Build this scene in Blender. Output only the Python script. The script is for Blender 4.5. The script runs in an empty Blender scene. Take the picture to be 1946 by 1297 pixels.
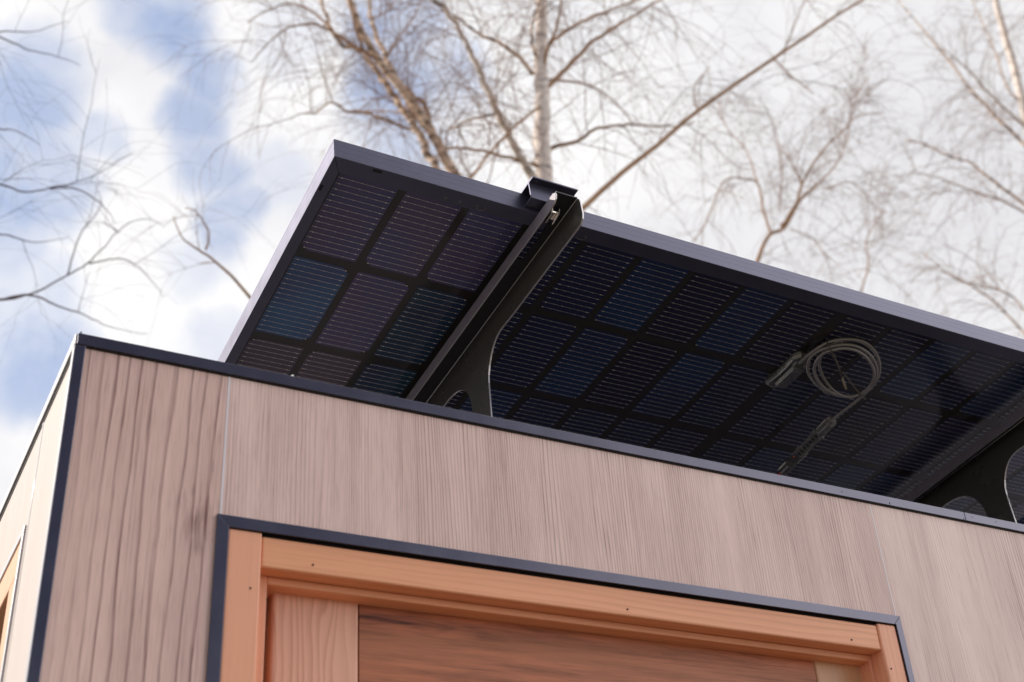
import bpy, math, random
from mathutils import Vector, Matrix
random.seed(7)
sc = bpy.context.scene
col = sc.collection
RAD = math.radians

# ------------------------------------------------------------------ camera solve
FPX, CX, CY = 2412.37, 973.0, 648.5
RR = [Vector((0.8809497462, -0.4690353740, -0.0627165250)),      # right
      Vector((0.2054263407, 0.4984523699, -0.8422263671)),       # down
      Vector((0.4262951597, 0.7290754782, 0.5354637093))]        # forward
CAM = Vector((-0.16156, -1.14921, 1.65))
ZT = 2.37751                      # top of the cabin wall trim
PO = Vector((0.2854, -0.0003, 2.7139))   # origin of the solar panel grid
TILT = RAD(6.5872)
ES = Vector((0, math.cos(TILT), -math.sin(TILT)))
EN = Vector((0, math.sin(TILT), math.cos(TILT)))
EX = Vector((1, 0, 0))

def ray(u, v):
    q = ((u - CX) / FPX, (v - CY) / FPX, 1.0)
    return RR[0] * q[0] + RR[1] * q[1] + RR[2] * q[2]
def at_y(u, v, y):
    r = ray(u, v)
    return CAM + r * ((y - CAM.y) / r.y)
def pan(u, v, n):                 # image point -> panel coordinates (x, s, n)
    r = ray(u, v)
    k = (EN.dot(PO - CAM) + n) / EN.dot(r)
    d = CAM + r * k - PO
    return Vector((d.dot(EX), d.dot(ES), d.dot(EN)))
def P2W(x, s, n):
    return PO + EX * x + ES * s + EN * n

# ------------------------------------------------------------------ object helpers
def props(o, label=None, cat=None, group=None, kind=None):
    if label: o['label'] = label
    if cat: o['category'] = cat
    if group: o['group'] = group
    if kind: o['kind'] = kind
    return o
def empty(name, loc, label, cat, group=None, rot=None):
    o = bpy.data.objects.new(name, None)
    o.location = loc
    if rot: o.rotation_euler = rot
    o.empty_display_size = .1
    col.objects.link(o)
    return props(o, label, cat, group)
def root_loc(o):
    while o.parent: o = o.parent
    return o.location.copy()

class MB:
    """collects shapes of ONE object"""
    def __init__(s): s.v = []; s.f = []; s.m = []; s.sm = []
    def add(s, vs, fs, m=0, smooth=False):
        b = len(s.v); s.v += [tuple(p) for p in vs]
        for f in fs: s.f.append(tuple(i + b for i in f)); s.m.append(m); s.sm.append(smooth)
    def box(s, a, b, m=0):
        x0, y0, z0 = a; x1, y1, z1 = b
        vs = [(x0,y0,z0),(x1,y0,z0),(x1,y1,z0),(x0,y1,z0),(x0,y0,z1),(x1,y0,z1),(x1,y1,z1),(x0,y1,z1)]
        s.add(vs, [(0,3,2,1),(4,5,6,7),(0,1,5,4),(1,2,6,5),(2,3,7,6),(3,0,4,7)], m)
    def prism(s, A, B, m=0, smooth=False, caps=True):
        """loop A joined to loop B (same length)"""
        n = len(A)
        fs = [(i, (i + 1) % n, n + (i + 1) % n, n + i) for i in range(n)]
        s.add(list(A) + list(B), fs, m, smooth)
        if caps:
            b = len(s.v) - 2 * n
            s.f.append(tuple(b + i for i in reversed(range(n)))); s.m.append(m); s.sm.append(False)
            s.f.append(tuple(b + n + i for i in range(n))); s.m.append(m); s.sm.append(False)
    def mark_sides(s, n, m):
        """give the n side faces of the last capped prism another material"""
        for k in range(n): s.m[-2 - n + k] = m
    def tube(s, pts, radii, sides=8, m=0, caps=True):
        n = len(pts)
        if not hasattr(radii, '__len__'): radii = [radii] * n
        pts = [Vector(p) for p in pts]
        rings = []
        up = None
        for i in range(n):
            t = pts[min(i + 1, n - 1)] - pts[max(i - 1, 0)]
            if t.length < 1e-9: t = Vector((0, 0, 1))
            t.normalize()
            if up is None:
                up = Vector((0, 0, 1)) if abs(t.z) < .9 else Vector((1, 0, 0))
            a = t.cross(up)
            if a.length < 1e-5: a = t.cross(Vector((.3, 1, .2)))
            a.normalize(); b = a.cross(t); up = b
            rings.append([pts[i] + (a * math.cos(2*math.pi*k/sides) + b * math.sin(2*math.pi*k/sides)) * radii[i] for k in range(sides)])
        b0 = len(s.v)
        for r in rings: s.v += [tuple(p) for p in r]
        for i in range(n - 1):
            for k in range(sides):
                k2 = (k + 1) % sides
                s.f.append((b0 + i*sides + k, b0 + i*sides + k2, b0 + (i+1)*sides + k2, b0 + (i+1)*sides + k)); s.m.append(m); s.sm.append(True)
        if caps:
            s.f.append(tuple(b0 + k for k in reversed(range(sides)))); s.m.append(m); s.sm.append(False)
            s.f.append(tuple(b0 + (n-1)*sides + k for k in range(sides))); s.m.append(m); s.sm.append(False)
    def mesh(s, name, off=Vector((0, 0, 0)), flip=True):
        me = bpy.data.meshes.new(name)
        o = tuple(off)
        me.from_pydata([(a - o[0], b - o[1], c - o[2]) for a, b, c in s.v], [], s.f)
        me.polygons.foreach_set('material_index', s.m)
        me.polygons.foreach_set('use_smooth', s.sm)
        me.update()
        if flip and len(s.f) < 20000:
            import bmesh
            bm = bmesh.new(); bm.from_mesh(me); bmesh.ops.recalc_face_normals(bm, faces=bm.faces); bm.to_mesh(me); bm.free()
        return me
    def build(s, name, mats, parent=None, bevel=0, local=False, label=None, seg=2):
        if not isinstance(mats, (list, tuple)): mats = [mats]
        off = Vector((0, 0, 0))
        if parent is not None and not local: off = root_loc(parent)
        me = s.mesh(name, off)
        for m in mats: me.materials.append(m)
        o = bpy.data.objects.new(name, me)
        col.objects.link(o)
        if parent is not None: o.parent = parent
        if label: o['label'] = label
        if bevel:
            md = o.modifiers.new('bevel', 'BEVEL'); md.width = bevel; md.segments = seg; md.limit_method = 'ANGLE'; md.angle_limit = RAD(40)
        return o

# ------------------------------------------------------------------ materials
def new_mat(name):
    m = bpy.data.materials.new(name); m.use_nodes = True
    nt = m.node_tree
    b = nt.nodes['Principled BSDF']
    return m, nt, b
def N(nt, typ, **kw):
    n = nt.nodes.new(typ)
    for k, v in kw.items():
        if k.startswith('i_'):
            key = k[2:]
            n.inputs[int(key) if key.isdigit() else key].default_value = v
        else: setattr(n, k, v)
    return n
def L(nt, a, b): nt.links.new(a, b)
def math_n(nt, op, a, b=None, c=None):
    n = nt.nodes.new('ShaderNodeMath'); n.operation = op
    for i, x in enumerate((a, b, c)):
        if x is None: continue
        if isinstance(x, (int, float)): n.inputs[i].default_value = x
        else: nt.links.new(x, n.inputs[i])
    return n.outputs[0]
def mixc(nt, fac, a, b, blend='MIX'):
    n = nt.nodes.new('ShaderNodeMix'); n.data_type = 'RGBA'; n.blend_type = blend
    for s, x in ((n.inputs[0], fac), (n.inputs[6], a), (n.inputs[7], b)):
        if isinstance(x, (int, float)): s.default_value = x
        elif isinstance(x, tuple): s.default_value = (*x, 1) if len(x) == 3 else x
        else: nt.links.new(x, s)
    return n.outputs[2]
def ramp(nt, fac, stops):
    n = nt.nodes.new('ShaderNodeValToRGB')
    cr = n.color_ramp
    while len(cr.elements) < len(stops): cr.elements.new(.5)
    for e, (p, c) in zip(cr.elements, stops):
        e.position = p; e.color = (c, c, c, 1) if isinstance(c, (int, float)) else (*c, 1)
    nt.links.new(fac, n.inputs[0])
    return n.outputs[0]
def noise(nt, vec, scale=1, detail=2, rough=.5, dist=0):
    n = nt.nodes.new('ShaderNodeTexNoise'); n.inputs['Scale'].default_value = scale
    n.inputs['Detail'].default_value = detail; n.inputs['Roughness'].default_value = rough; n.inputs['Distortion'].default_value = dist
    if vec is not None: nt.links.new(vec, n.inputs['Vector'])
    return n.outputs['Fac']
def scaled(nt, vec, sx, sy, sz, off=(0, 0, 0)):
    n = nt.nodes.new('ShaderNodeMapping'); n.inputs['Scale'].default_value = (sx, sy, sz); n.inputs['Location'].default_value = off
    nt.links.new(vec, n.inputs['Vector']); return n.outputs[0]

def simple(name, c, rough=.5, metal=0, spec=.5, var=.0, vscale=40, bump=0):
    m, nt, b = new_mat(name)
    b.inputs['Roughness'].default_value = rough; b.inputs['Metallic'].default_value = metal
    b.inputs['Specular IOR Level'].default_value = spec
    b.inputs['Base Color'].default_value = (*c, 1)
    tc = N(nt, 'ShaderNodeTexCoord')
    n1 = noise(nt, tc.outputs['Object'], vscale, 4, .6)
    if var:
        L(nt, mixc(nt, ramp(nt, n1, [(.3, 0.), (.7, 1.)]), tuple(x * (1 - var) for x in c), tuple(min(1, x * (1 + var)) for x in c)), b.inputs['Base Color'])
    r = math_n(nt, 'MULTIPLY_ADD', n1, .16, rough - .08)
    L(nt, r, b.inputs['Roughness'])
    if bump:
        bn = N(nt, 'ShaderNodeBump'); bn.inputs['Strength'].default_value = bump; bn.inputs['Distance'].default_value = .002
        L(nt, noise(nt, tc.outputs['Object'], 900, 2), bn.inputs['Height']); L(nt, bn.outputs[0], b.inputs['Normal'])
    return m

def wood(name, light, dark, along='z', rings=70, ring_amp=5, warp=(9, .7), ring_con=.5, streak_con=.5, blotch=.25, rough=.5, off=(0, 0, 0), spec=.4, tint=None, sharp=(.45, .9), knots=(), bls=(22, 2.2)):
    """growth rings: contours of a stretched noise; pores: fine streaks along the grain"""
    m, nt, b = new_mat(name)
    tc = N(nt, 'ShaderNodeTexCoord')
    v = scaled(nt, tc.outputs['Object'], 1, 1, 1, off)
    sep = N(nt, 'ShaderNodeSeparateXYZ'); L(nt, v, sep.inputs[0])
    X, Y, Z = sep.outputs
    if along == 'z': A, B = math_n(nt, 'ADD', X, Y), Z
    else: A, B = math_n(nt, 'ADD', Z, math_n(nt, 'MULTIPLY', Y, .7)), X
    def vec(sa, sb, k=0.):
        c = N(nt, 'ShaderNodeCombineXYZ')
        L(nt, math_n(nt, 'MULTIPLY', A, sa), c.inputs[0]); L(nt, math_n(nt, 'MULTIPLY', B, sb), c.inputs[1]); c.inputs[2].default_value = k
        return c.outputs[0]
    low = noise(nt, vec(warp[0], warp[1]), 1, 2, .5)
    wob = noise(nt, vec(60, 9, 3.3), 1, 2, .5)
    ph = math_n(nt, 'ADD', math_n(nt, 'MULTIPLY', A, rings), math_n(nt, 'MULTIPLY', low, ring_amp))
    ph = math_n(nt, 'MULTIPLY_ADD', wob, .5, ph)
    fr = math_n(nt, 'FRACT', ph)
    ring = ramp(nt, fr, [(0, 0.), (sharp[0], .12), (sharp[1], 1.), (1, 0.)])
    mod = ramp(nt, noise(nt, vec(14, 1.5, 7.7), 1, 2), [(.35, .25), (.65, 1.)])
    ring = math_n(nt, 'MULTIPLY', ring, mod)
    st = ramp(nt, noise(nt, vec(360, 5, 1.1), 1, 3, .6), [(.5, 0.), (.68, 1.)])
    st2 = ramp(nt, noise(nt, vec(900, 26, 5.1), 1, 2, .6), [(.5, 0.), (.7, 1.)])
    env = ramp(nt, noise(nt, vec(45, 2.2, 4.4), 1, 3), [(.36, .12), (.66, 1.)])
    st = math_n(nt, 'MULTIPLY', st, env)
    bl = ramp(nt, noise(nt, vec(bls[0], bls[1], 9.2), 1, 4, .6), [(.34, 0.), (.66, 1.)])
    f = math_n(nt, 'MULTIPLY', ring, ring_con)
    f = math_n(nt, 'MULTIPLY_ADD', st, streak_con, f)
    f = math_n(nt, 'MULTIPLY_ADD', st2, streak_con * .6, f)
    f = math_n(nt, 'MULTIPLY_ADD', bl, blotch, f)
    for kx, kz, rx, rz in knots:
        dx = math_n(nt, 'DIVIDE', math_n(nt, 'SUBTRACT', X, kx), rx); dz = math_n(nt, 'DIVIDE', math_n(nt, 'SUBTRACT', Z, kz), rz)
        dd = math_n(nt, 'SQRT', math_n(nt, 'ADD', math_n(nt, 'MULTIPLY', dx, dx), math_n(nt, 'MULTIPLY', dz, dz)))
        dd = math_n(nt, 'ADD', dd, math_n(nt, 'MULTIPLY', math_n(nt, 'SUBTRACT', noise(nt, vec(150, 22, 2.2), 1, 3), .5), 3.4))
        f = math_n(nt, 'ADD', f, ramp(nt, dd, [(0, .42), (1., 0.)]))
    f = math_n(nt, 'MINIMUM', f, 1.0)
    c = mixc(nt, f, light, dark)
    if tint:
        t = ramp(nt, noise(nt, vec(16, 1.2, 21.), 1, 3), [(.4, 0.), (.62, 1.)])
        c = mixc(nt, math_n(nt, 'MULTIPLY', t, .6), c, tint)
    L(nt, c, b.inputs['Base Color'])
    b.inputs['Specular IOR Level'].default_value = spec
    L(nt, math_n(nt, 'MULTIPLY_ADD', f, .12, rough), b.inputs['Roughness'])
    bn = N(nt, 'ShaderNodeBump'); bn.inputs['Strength'].default_value = .12; bn.inputs['Distance'].default_value = .001; bn.invert = True
    L(nt, f, bn.inputs['Height']); L(nt, bn.outputs[0], b.inputs['Normal'])
    return m

CLAD_L, CLAD_D = (.64, .485, .425), (.25, .145, .13)
M = {}
kp = at_y(372, 985, 0)
M['clad_a'] = wood('laminate_coarse', (.86, .60, .505), (.20, .085, .07), 'z', 72, 5, (8, .5), .66, .36, .22, .40, sharp=(.70, .9), knots=[(kp.x, kp.z, .020, .030)])
M['clad_b'] = wood('laminate_fine', (.91, .668, .575), (.27, .115, .10), 'z', 290, 22, (9, .45), .66, .34, .26, .40, off=(.7, .3, .2), sharp=(.62, .88))
M['clad_c'] = wood('laminate_pale', (.91, .68, .585), (.33, .155, .135), 'z', 290, 22, (9, .45), .54, .30, .26, .40, off=(.7, .3, .2), sharp=(.62, .88))
M['clad_side'] = wood('laminate_side', (.58, .50, .45), (.42, .33, .28), 'z', 120, 6, (8, .8), .22, .28, .22, .4, off=(1.3, .9, .2))
M['cedar_h'] = wood('cedar_head', (.93, .43, .225), (.56, .19, .08), 'x', 160, 4, (22, 1.2), .34, .16, .22, .42, off=(.2, .1, .4))
M['cedar_v'] = wood('cedar_jamb', (.93, .44, .26), (.58, .23, .12), 'z', 130, 4, (22, 1.4), .22, .18, .24, .42, off=(.5, .1, .4))
M['cedar_stile'] = wood('cedar_stile', (.92, .50, .34), (.58, .23, .13), 'z', 105, 8, (17, 3.6), .62, .12, .16, .42, off=(.11, .1, .33), sharp=(.35, .9))
M['cedar_stile_b'] = wood('cedar_stile_pale', (.72, .46, .29), (.50, .245, .13), 'z', 95, 7, (17, 3.0), .35, .12, .16, .42, off=(.71, .1, .33), tint=(.72, .36, .15))
M['panel_wood'] = wood('dark_cedar_panel', (.64, .195, .085), (.055, .012, .010), 'x', 60, 9, (34, 3.0), .45, .5, .62, .45, bls=(75, 5), off=(.4, .1, .9), tint=(.56, .22, .10), sharp=(.55, .8))
M['win_wood'] = wood('window_cedar', (.74, .42, .24), (.55, .26, .12), 'z', 120, 4, (22, 1.4), .25, .16, .2, .45)
M['trim'] = simple('dark_trim', (.095, .090, .114), .24, .85, .5, .08, 18)
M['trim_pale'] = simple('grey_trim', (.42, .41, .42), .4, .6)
M['gap'] = simple('shadow_gap', (.01, .008, .008), .8)
M['sealant'] = simple('pale_sealant', (.78, .72, .73), .35)
M['sealant_white'] = simple('white_sealant', (.8, .78, .76), .18, 0, .8)
M['roof'] = simple('roof_membrane', (.20, .185, .20), .6, 0, .4, .15, 9)
M['ground'] = simple('ground_soil', (.13, .115, .09), .9, 0, .2, .3, 1.4)
M['frame'] = simple('panel_frame', (.108, .106, .146), .42, .8, .5, .08, 30)
M['steel'] = simple('powder_steel', (.085, .078, .072), .28, .25, .8, .06, 7)
M['lip'] = simple('lit_lip_steel', (.23, .205, .24), .42, .1, .5, .12, 60)  # same sheet as the plate, lightened for bounce light from the roof
M['web'] = simple('shaded_web_steel', (.016, .015, .016), .45, 0, .4)  # same sheet as the plate, blackened for the shade inside the channel
M['edge_highlight'] = simple('steel_edge_highlight', (.62, .58, .57), .3, .85)  # bright colour paints sky highlights on bracket edges and fold
M['nut'] = simple('zinc_nut', (.75, .68, .6), .22, 1.)
M['back'] = simple('black_back_glass', (.034, .029, .028), .12, 0, .5)
M['bus'] = simple('busbar_silver', (.88, .80, .74), .35, .55)
M['solder'] = simple('solder_dot', (.95, .88, .80), .35, .1)
M['mark'] = simple('pale_mark', (.22, .2, .2), .5)
M['rubber'] = simple('black_rubber', (.21, .185, .17), .24, 0, .9, .1, 60)
M['plastic'] = simple('black_plastic', (.04, .037, .038), .28, 0, .5, .1, 60)
M['plastic_grey'] = simple('grey_plastic', (.15, .135, .132), .26, 0, .9, .1, 60)
M['tie'] = simple('zip_tie', (.12, .105, .09), .4)
M['tie_tip'] = simple('zip_tie_tip', (.42, .34, .24), .4)
M['red'] = simple('red_wire', (.62, .02, .03), .35)
M['orange'] = simple('orange_seal', (.75, .14, .03), .4)
M['white_print'] = simple('white_print', (.5, .5, .5), .5)

for k_ in ('rubber', 'plastic', 'plastic_grey'):
    b_ = M[k_].node_tree.nodes['Principled BSDF']; b_.inputs['Coat Weight'].default_value = 1.; b_.inputs['Coat IOR'].default_value = 2.4; b_.inputs['Coat Roughness'].default_value = .13; b_.inputs['Specular IOR Level'].default_value = .9
def cell_mat(name, c1, c2):
    m, nt, b = new_mat(name)
    tc = N(nt, 'ShaderNodeTexCoord'); oi = N(nt, 'ShaderNodeObjectInfo')
    g = N(nt, 'ShaderNodeVectorMath'); g.operation = 'ADD'
    L(nt, tc.outputs['Object'], g.inputs[0])
    cb = N(nt, 'ShaderNodeCombineXYZ'); L(nt, math_n(nt, 'MULTIPLY', oi.outputs['Random'], 40), cb.inputs[0]); L(nt, cb.outputs[0], g.inputs[1])
    n1 = noise(nt, g.outputs[0], 9, 2, .5)
    n2 = noise(nt, g.outputs[0], 700, 2, .6)
    c = mixc(nt, ramp(nt, n1, [(.35, 0.), (.65, 1.)]), c1, c2)
    c = mixc(nt, math_n(nt, 'MULTIPLY', n2, .25), c, (.06, .05, .06))
    L(nt, c, b.inputs['Base Color'])
    b.inputs['Roughness'].default_value = .16; b.inputs['Specular IOR Level'].default_value = .5
    return m
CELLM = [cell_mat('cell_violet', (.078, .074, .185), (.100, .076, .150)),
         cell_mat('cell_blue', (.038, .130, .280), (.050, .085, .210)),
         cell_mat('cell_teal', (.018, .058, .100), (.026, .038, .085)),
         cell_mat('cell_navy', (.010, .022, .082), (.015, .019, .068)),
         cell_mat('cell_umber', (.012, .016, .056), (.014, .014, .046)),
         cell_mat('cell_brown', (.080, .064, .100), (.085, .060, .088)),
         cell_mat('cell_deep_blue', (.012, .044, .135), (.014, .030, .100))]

def bark(name, base, patch, scale, amount):
    m, nt, b = new_mat(name)
    tc = N(nt, 'ShaderNodeTexCoord')
    v = scaled(nt, tc.outputs['Object'], 1, 1, 3.2)
    n1 = noise(nt, v, scale, 4, .65)
    n2 = noise(nt, tc.outputs['Object'], scale * 6, 3, .6)
    f = ramp(nt, n1, [(amount, 0.), (amount + .1, 1.)])
    c = mixc(nt, f, base, patch)
    c = mixc(nt, math_n(nt, 'MULTIPLY', n2, .4), c, tuple(x * .55 for x in base))
    L(nt, c, b.inputs['Base Color']); b.inputs['Roughness'].default_value = .75; b.inputs['Specular IOR Level'].default_value = .2
    return m
M['bark_white'] = bark('birch_bark', (.84, .74, .66), (.09, .065, .055), 7.5, .55)
M['bark_mid'] = bark('birch_limb_bark', (.88, .68, .52), (.09, .05, .035), 7, .47)
M['bark_brown'] = bark('birch_branch_bark', (.42, .25, .14), (.12, .07, .05), 6, .55)
M['twig_grey'] = bark('grey_twig_bark', (.13, .095, .10), (.08, .06, .065), 6, .55)
M['twig'] = bark('birch_twig_bark', (.33, .205, .145), (.17, .10, .07), 6, .55)

# ------------------------------------------------------------------ ground
g = MB(); g.add([(-400, -400, 0), (400, -400, 0), (400, 400, 0), (-400, 400, 0)], [(0, 1, 2, 3)])
props(g.build('ground', M['ground']), kind='structure')

# ------------------------------------------------------------------ cabin
W, D = 2.42, 2.3
cabin = empty('wooden_cabin', (0, 0, 0), 'small wood-clad cabin with dark metal trim, orange cedar door frame and flat roof', 'cabin')
def Zr(z): return ZT + z
TH = .012                              # cladding thickness
# front cladding boards (facing -y), split where the sealant joints run
b = MB(); b.box((.0085, 0, .05), (.1575, TH, Zr(-.004))); b.build('cladding_board', M['clad_a'], cabin, label='left cladding board with coarse dark grain')
b = MB(); b.box((.1597, 0, Zr(-.182)), (1.0561, TH, Zr(-.004))); b.build('cladding_board', M['clad_b'], cabin, label='wide cladding board above the door with fine grain')
b = MB(); b.box((1.0575, 0, .05), (W - .0085, TH, Zr(-.004))); b.build('cladding_board', M['clad_c'], cabin, label='pale cladding board right of the door')
b = MB(); b.box((.1575, -.0004, Zr(-.176)), (.1597, .010, Zr(-.0135))); b.build('sealant_joint', M['sealant'], cabin)
b = MB(); b.box((1.0561, -.0003, Zr(-.176)), (1.0575, .010, Zr(-.0135))); b.build('sealant_joint', M['sealant'], cabin)
# wall core behind the boards with the door opening left free
b = MB()
b.box((.012, TH + .002, .05), (.166, .1, Zr(-.02))); b.box((.166, TH + .002, Zr(-.189)), (1.053, .1, Zr(-.02))); b.box((1.053, TH + .002, .05), (W - .012, .1, Zr(-.02)))
b.box((.166, .094, .05), (1.053, .1, Zr(-.189)))
b.build('wall_core', M['gap'], cabin)
# side wall (x = 0, facing -x) with a window opening
WY0, WY1, WZ0, WZ1 = .178, 1.02, Zr(-.92), Zr(-.1354)
b = MB()
b.box((0, .0085, .05), (TH, WY0 + .004, Zr(-.004)))
b.box((0, WY0 + .004, WZ1 - .004), (TH, WY1 - .004, Zr(-.004)))
b.box((0, WY1 - .004, .05), (TH, D, Zr(-.004)))
b.box((0, WY0 + .004, .05), (TH, WY1 - .004, WZ0 + .004))
b.build('side_cladding', M['clad_side'], cabin, label='sunlit cream side wall')
b = MB(); b.box((W - TH, .0085, .05), (W, D, Zr(-.004))); b.box((.0085, D, .05), (W - .0085, D + TH, Zr(-.004))); b.build('rear_cladding', M['clad_side'], cabin)
b = MB(); b.tube([(.0008, .1655, Zr(-.018)), (.0008, .164, Zr(-.10)), (.0009, .1632, Zr(-.33))], [.0021, .0019, .0012], 8); b.build('sealant_bead', M['sealant_white'], cabin)
# plinth and roof
b = MB(); b.box((.03, .03, 0), (W - .03, D - .03, .05)); b.build('plinth', M['gap'], cabin)
b = MB(); b.box((.012, .012, Zr(-.06)), (W - .012, D - .002, Zr(-.018))); b.build('roof', M['roof'], cabin)
# roof edge trim: L profile, front lengths butt at joints
def l_trim(mb, x0, x1):
    prof = [(-.0035, Zr(-.0131)), (-.0035, Zr(0)), (.03, Zr(0)), (.03, Zr(-.0018)), (-.0015, Zr(-.0018)), (-.0015, Zr(-.0131))]
    mb.prism([(x0, y, z) for y, z in prof], [(x1, y, z) for y, z in prof])
tb = MB(); l_trim(tb, -.0012, 1.2356)
tb.box((.0005, -.0036, Zr(.0002)), (.0022, -.0016, Zr(.0022)))
tb.build('roof_trim', M['trim'], cabin, bevel=.0006)
tb = MB(); l_trim(tb, 1.2361, W + .0012); tb.build('roof_trim', M['trim'], cabin, bevel=.0006)
b = MB()
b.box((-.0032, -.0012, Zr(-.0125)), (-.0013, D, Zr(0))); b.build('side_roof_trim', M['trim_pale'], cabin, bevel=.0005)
b = MB(); b.box((-.0008, .004, Zr(-.0175)), (.004, D, Zr(-.0128))); b.build('side_shadow_strip', M['gap'], cabin)  # black strip draws the shadow line below the side trim
b = MB(); b.box((.0085, -.0014, Zr(-.0148)), (W - .01, -.0002, Zr(-.0132))); b.build('trim_shadow_strip', M['gap'], cabin)  # dark strip stands in for the contact shadow under the front trim
# corner trim (vertical angle)
b = MB(); b.box((-.0022, -.0032, .05), (.0081, -.0006, Zr(-.0138))); b.build('corner_trim', M['trim'], cabin, bevel=.0006)
b = MB(); b.box((-.0030, -.0029, .05), (-.0023, .0085, Zr(-.0138))); b.build('corner_trim', M['trim_pale'], cabin)  # paler than the front leg: sunlight on the left face, painted in
# dust speck / screw head on the trim edge
b = MB(); c0 = at_y(556.5, 714.5, -.004)
b.tube([c0 + Vector((0, .001, 0)), c0 + Vector((0, -.0012, 0))], [.0016, .0010], 10); b.build('rivet', M['sealant_white'], cabin)
# stains of dirt along the right part of the trim
for u, v in ((1691, 957), (1693, 962), (1832, 987), (1831, 993)):
    p = at_y(u, v, -.0037)
    st = MB(); st.box((p.x - .0004, p.y - .0002, p.z - .0016), (p.x + .0003, p.y, p.z + .0016)); st.build('dirt_mark', M['gap'], cabin)
for u, v in ((1718, 967), (1893, 992), (1848, 983), (1600, 935)):
    p = at_y(u, v, -.0037); st = MB(); st.box((p.x - .0007, p.y - .0002, p.z - .0005), (p.x + .0007, p.y, p.z + .0005)); st.build('dirt_mark', M['gap'], cabin)

# door trim (flat dark strips round the opening)
X0, X1, ZD = .1547, 1.0607, Zr(-.1760)
TW = .0127
b = MB()
yf, yb = -.0032, -.0004
b.prism([(X0, yf, .05), (X0, yf, ZD), (X0 + TW, yf, ZD - TW), (X0 + TW, yf, .05)], [(X0, yb, .05), (X0, yb, ZD), (X0 + TW, yb, ZD - TW), (X0 + TW, yb, .05)])
b.build('door_trim', M['trim'], cabin, bevel=.0005)
b = MB(); b.prism([(X0, yf, ZD), (X1, yf, ZD), (X1 - TW, yf, ZD - TW), (X0 + TW, yf, ZD - TW)], [(X0, yb, ZD), (X1, yb, ZD), (X1 - TW, yb, ZD - TW), (X0 + TW, yb, ZD - TW)])
b.build('door_trim', M['trim'], cabin, bevel=.0005)
T2 = .0100
b = MB(); b.prism([(X1, yf, ZD), (X1, yf, .05), (X1 - T2, yf, .05), (X1 - T2, yf, ZD - TW + .0002), (X1 - TW, yf, ZD - TW)], [(X1, yb, ZD), (X1, yb, .05), (X1 - T2, yb, .05), (X1 - T2, yb, ZD - TW + .0002), (X1 - TW, yb, ZD - TW)])
b.build('door_trim', M['trim'], cabin, bevel=.0005)

# door frame
fr = MB(); fr.box((.1677, -.0012, .06), (.2024, .06, Zr(-.1892)))
door_frame = fr.build('door_frame', M['cedar_v'], cabin, bevel=.0016, label='orange cedar door frame')
b = MB(); b.box((1.0196, -.0012, .06), (1.0504, .06, Zr(-.1892))); b.build('jamb', M['cedar_v'], door_frame, bevel=.0022)
b = MB(); b.box((.2030, .0006, Zr(-.2247)), (1.0191, .06, Zr(-.1918))); b.build('head', M['cedar_h'], door_frame, bevel=.0022, seg=3)
b = MB(); b.box((.2026, .0212, .06), (.2168, .06, Zr(-.2248))); b.build('stop', M['cedar_v'], door_frame, bevel=.0008)
b = MB(); b.box((1.0150, .0218, .06), (1.0194, .06, Zr(-.2249))); b.build('stop', M['cedar_v'], door_frame, bevel=.0008)
b = MB(); b.box((.2170, .0215, Zr(-.2332)), (1.0148, .06, Zr(-.2250))); b.build('stop', M['cedar_h'], door_frame, bevel=.0012)
b = MB(); b.box((.166, .0045, Zr(-.1917)), (1.053, .012, Zr(-.1860))); b.build('shadow_gap', M['gap'], door_frame)
for u, v, yy in ((595, 1073.5, -.0002), (1193, 1158, -.0002), (1619, 1216, -.0002), (1694, 1271, -.0018), (476, 1118, -.0018)):
    p = at_y(u, v, yy); nh = MB(); nh.tube([p + Vector((0, .002, 0)), p], [.0012, .0011], 8); nh.build('nail_hole', M['gap'], door_frame)
# door leaf: two cedar stiles and a dark panel with horizontal grain
YD = .042
lf = MB(); lf.box((.3256, YD + .0015, .07), (.9403, YD + .035, Zr(-.2325)))
door = lf.build('door', M['panel_wood'], cabin, label='cedar door with a dark reddish panel between pale stiles')
b = MB(); b.box((.2305, YD, .07), (.3246, YD + .036, Zr(-.2300))); b.build('stile', M['cedar_stile'], door, bevel=.004, seg=3, label='pale pinkish stile at the left')
b = MB(); b.box((.9413, YD, .07), (1.0300, YD + .036, Zr(-.2300))); b.build('stile', M['cedar_stile_b'], door, bevel=.002, seg=2, label='yellowish stile at the right')

# side window
win = MB()
t = .0085
yb0, yb1 = WY0, WY1
win.box((-.0026, yb0, WZ1 - t), (0.02, yb1, WZ1)); win.box((-.0026, yb0, WZ0), (.02, yb0 + t, WZ1 - t)); win.box((-.0026, yb1 - t, WZ0), (.02, yb1, WZ1 - t)); win.box((-.0026, yb0 + t, WZ0), (.02, yb1 - t, WZ0 + t))
window = win.build('window', M['trim_pale'], cabin, bevel=.0006, label='window in the side wall with cedar frame')
b = MB(); fw = .042
a0, a1, c0, c1 = yb0 + t, yb1 - t, WZ0 + t, WZ1 - t
b.box((-.0008, a0, c1 - fw), (.05, a1, c1)); b.box((-.0008, a0, c0), (.05, a0 + fw + .008, c1 - fw)); b.box((-.0008, a1 - fw, c0), (.05, a1, c1 - fw)); b.box((-.0008, a0 + fw + .008, c0), (.05, a1 - fw, c0 + fw))
b.build('sash', M['win_wood'], window, bevel=.0015)
m, nt, bs = new_mat('window_glass'); bs.inputs['Base Color'].default_value = (.04, .04, .045, 1); bs.inputs['Roughness'].default_value = .05
M['pane'] = m
b = MB(); b.box((.040, a0 + fw, c0 + fw), (.046, a1 - fw + .004, c1 - fw)); b.build('pane', M['pane'], window)

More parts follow.
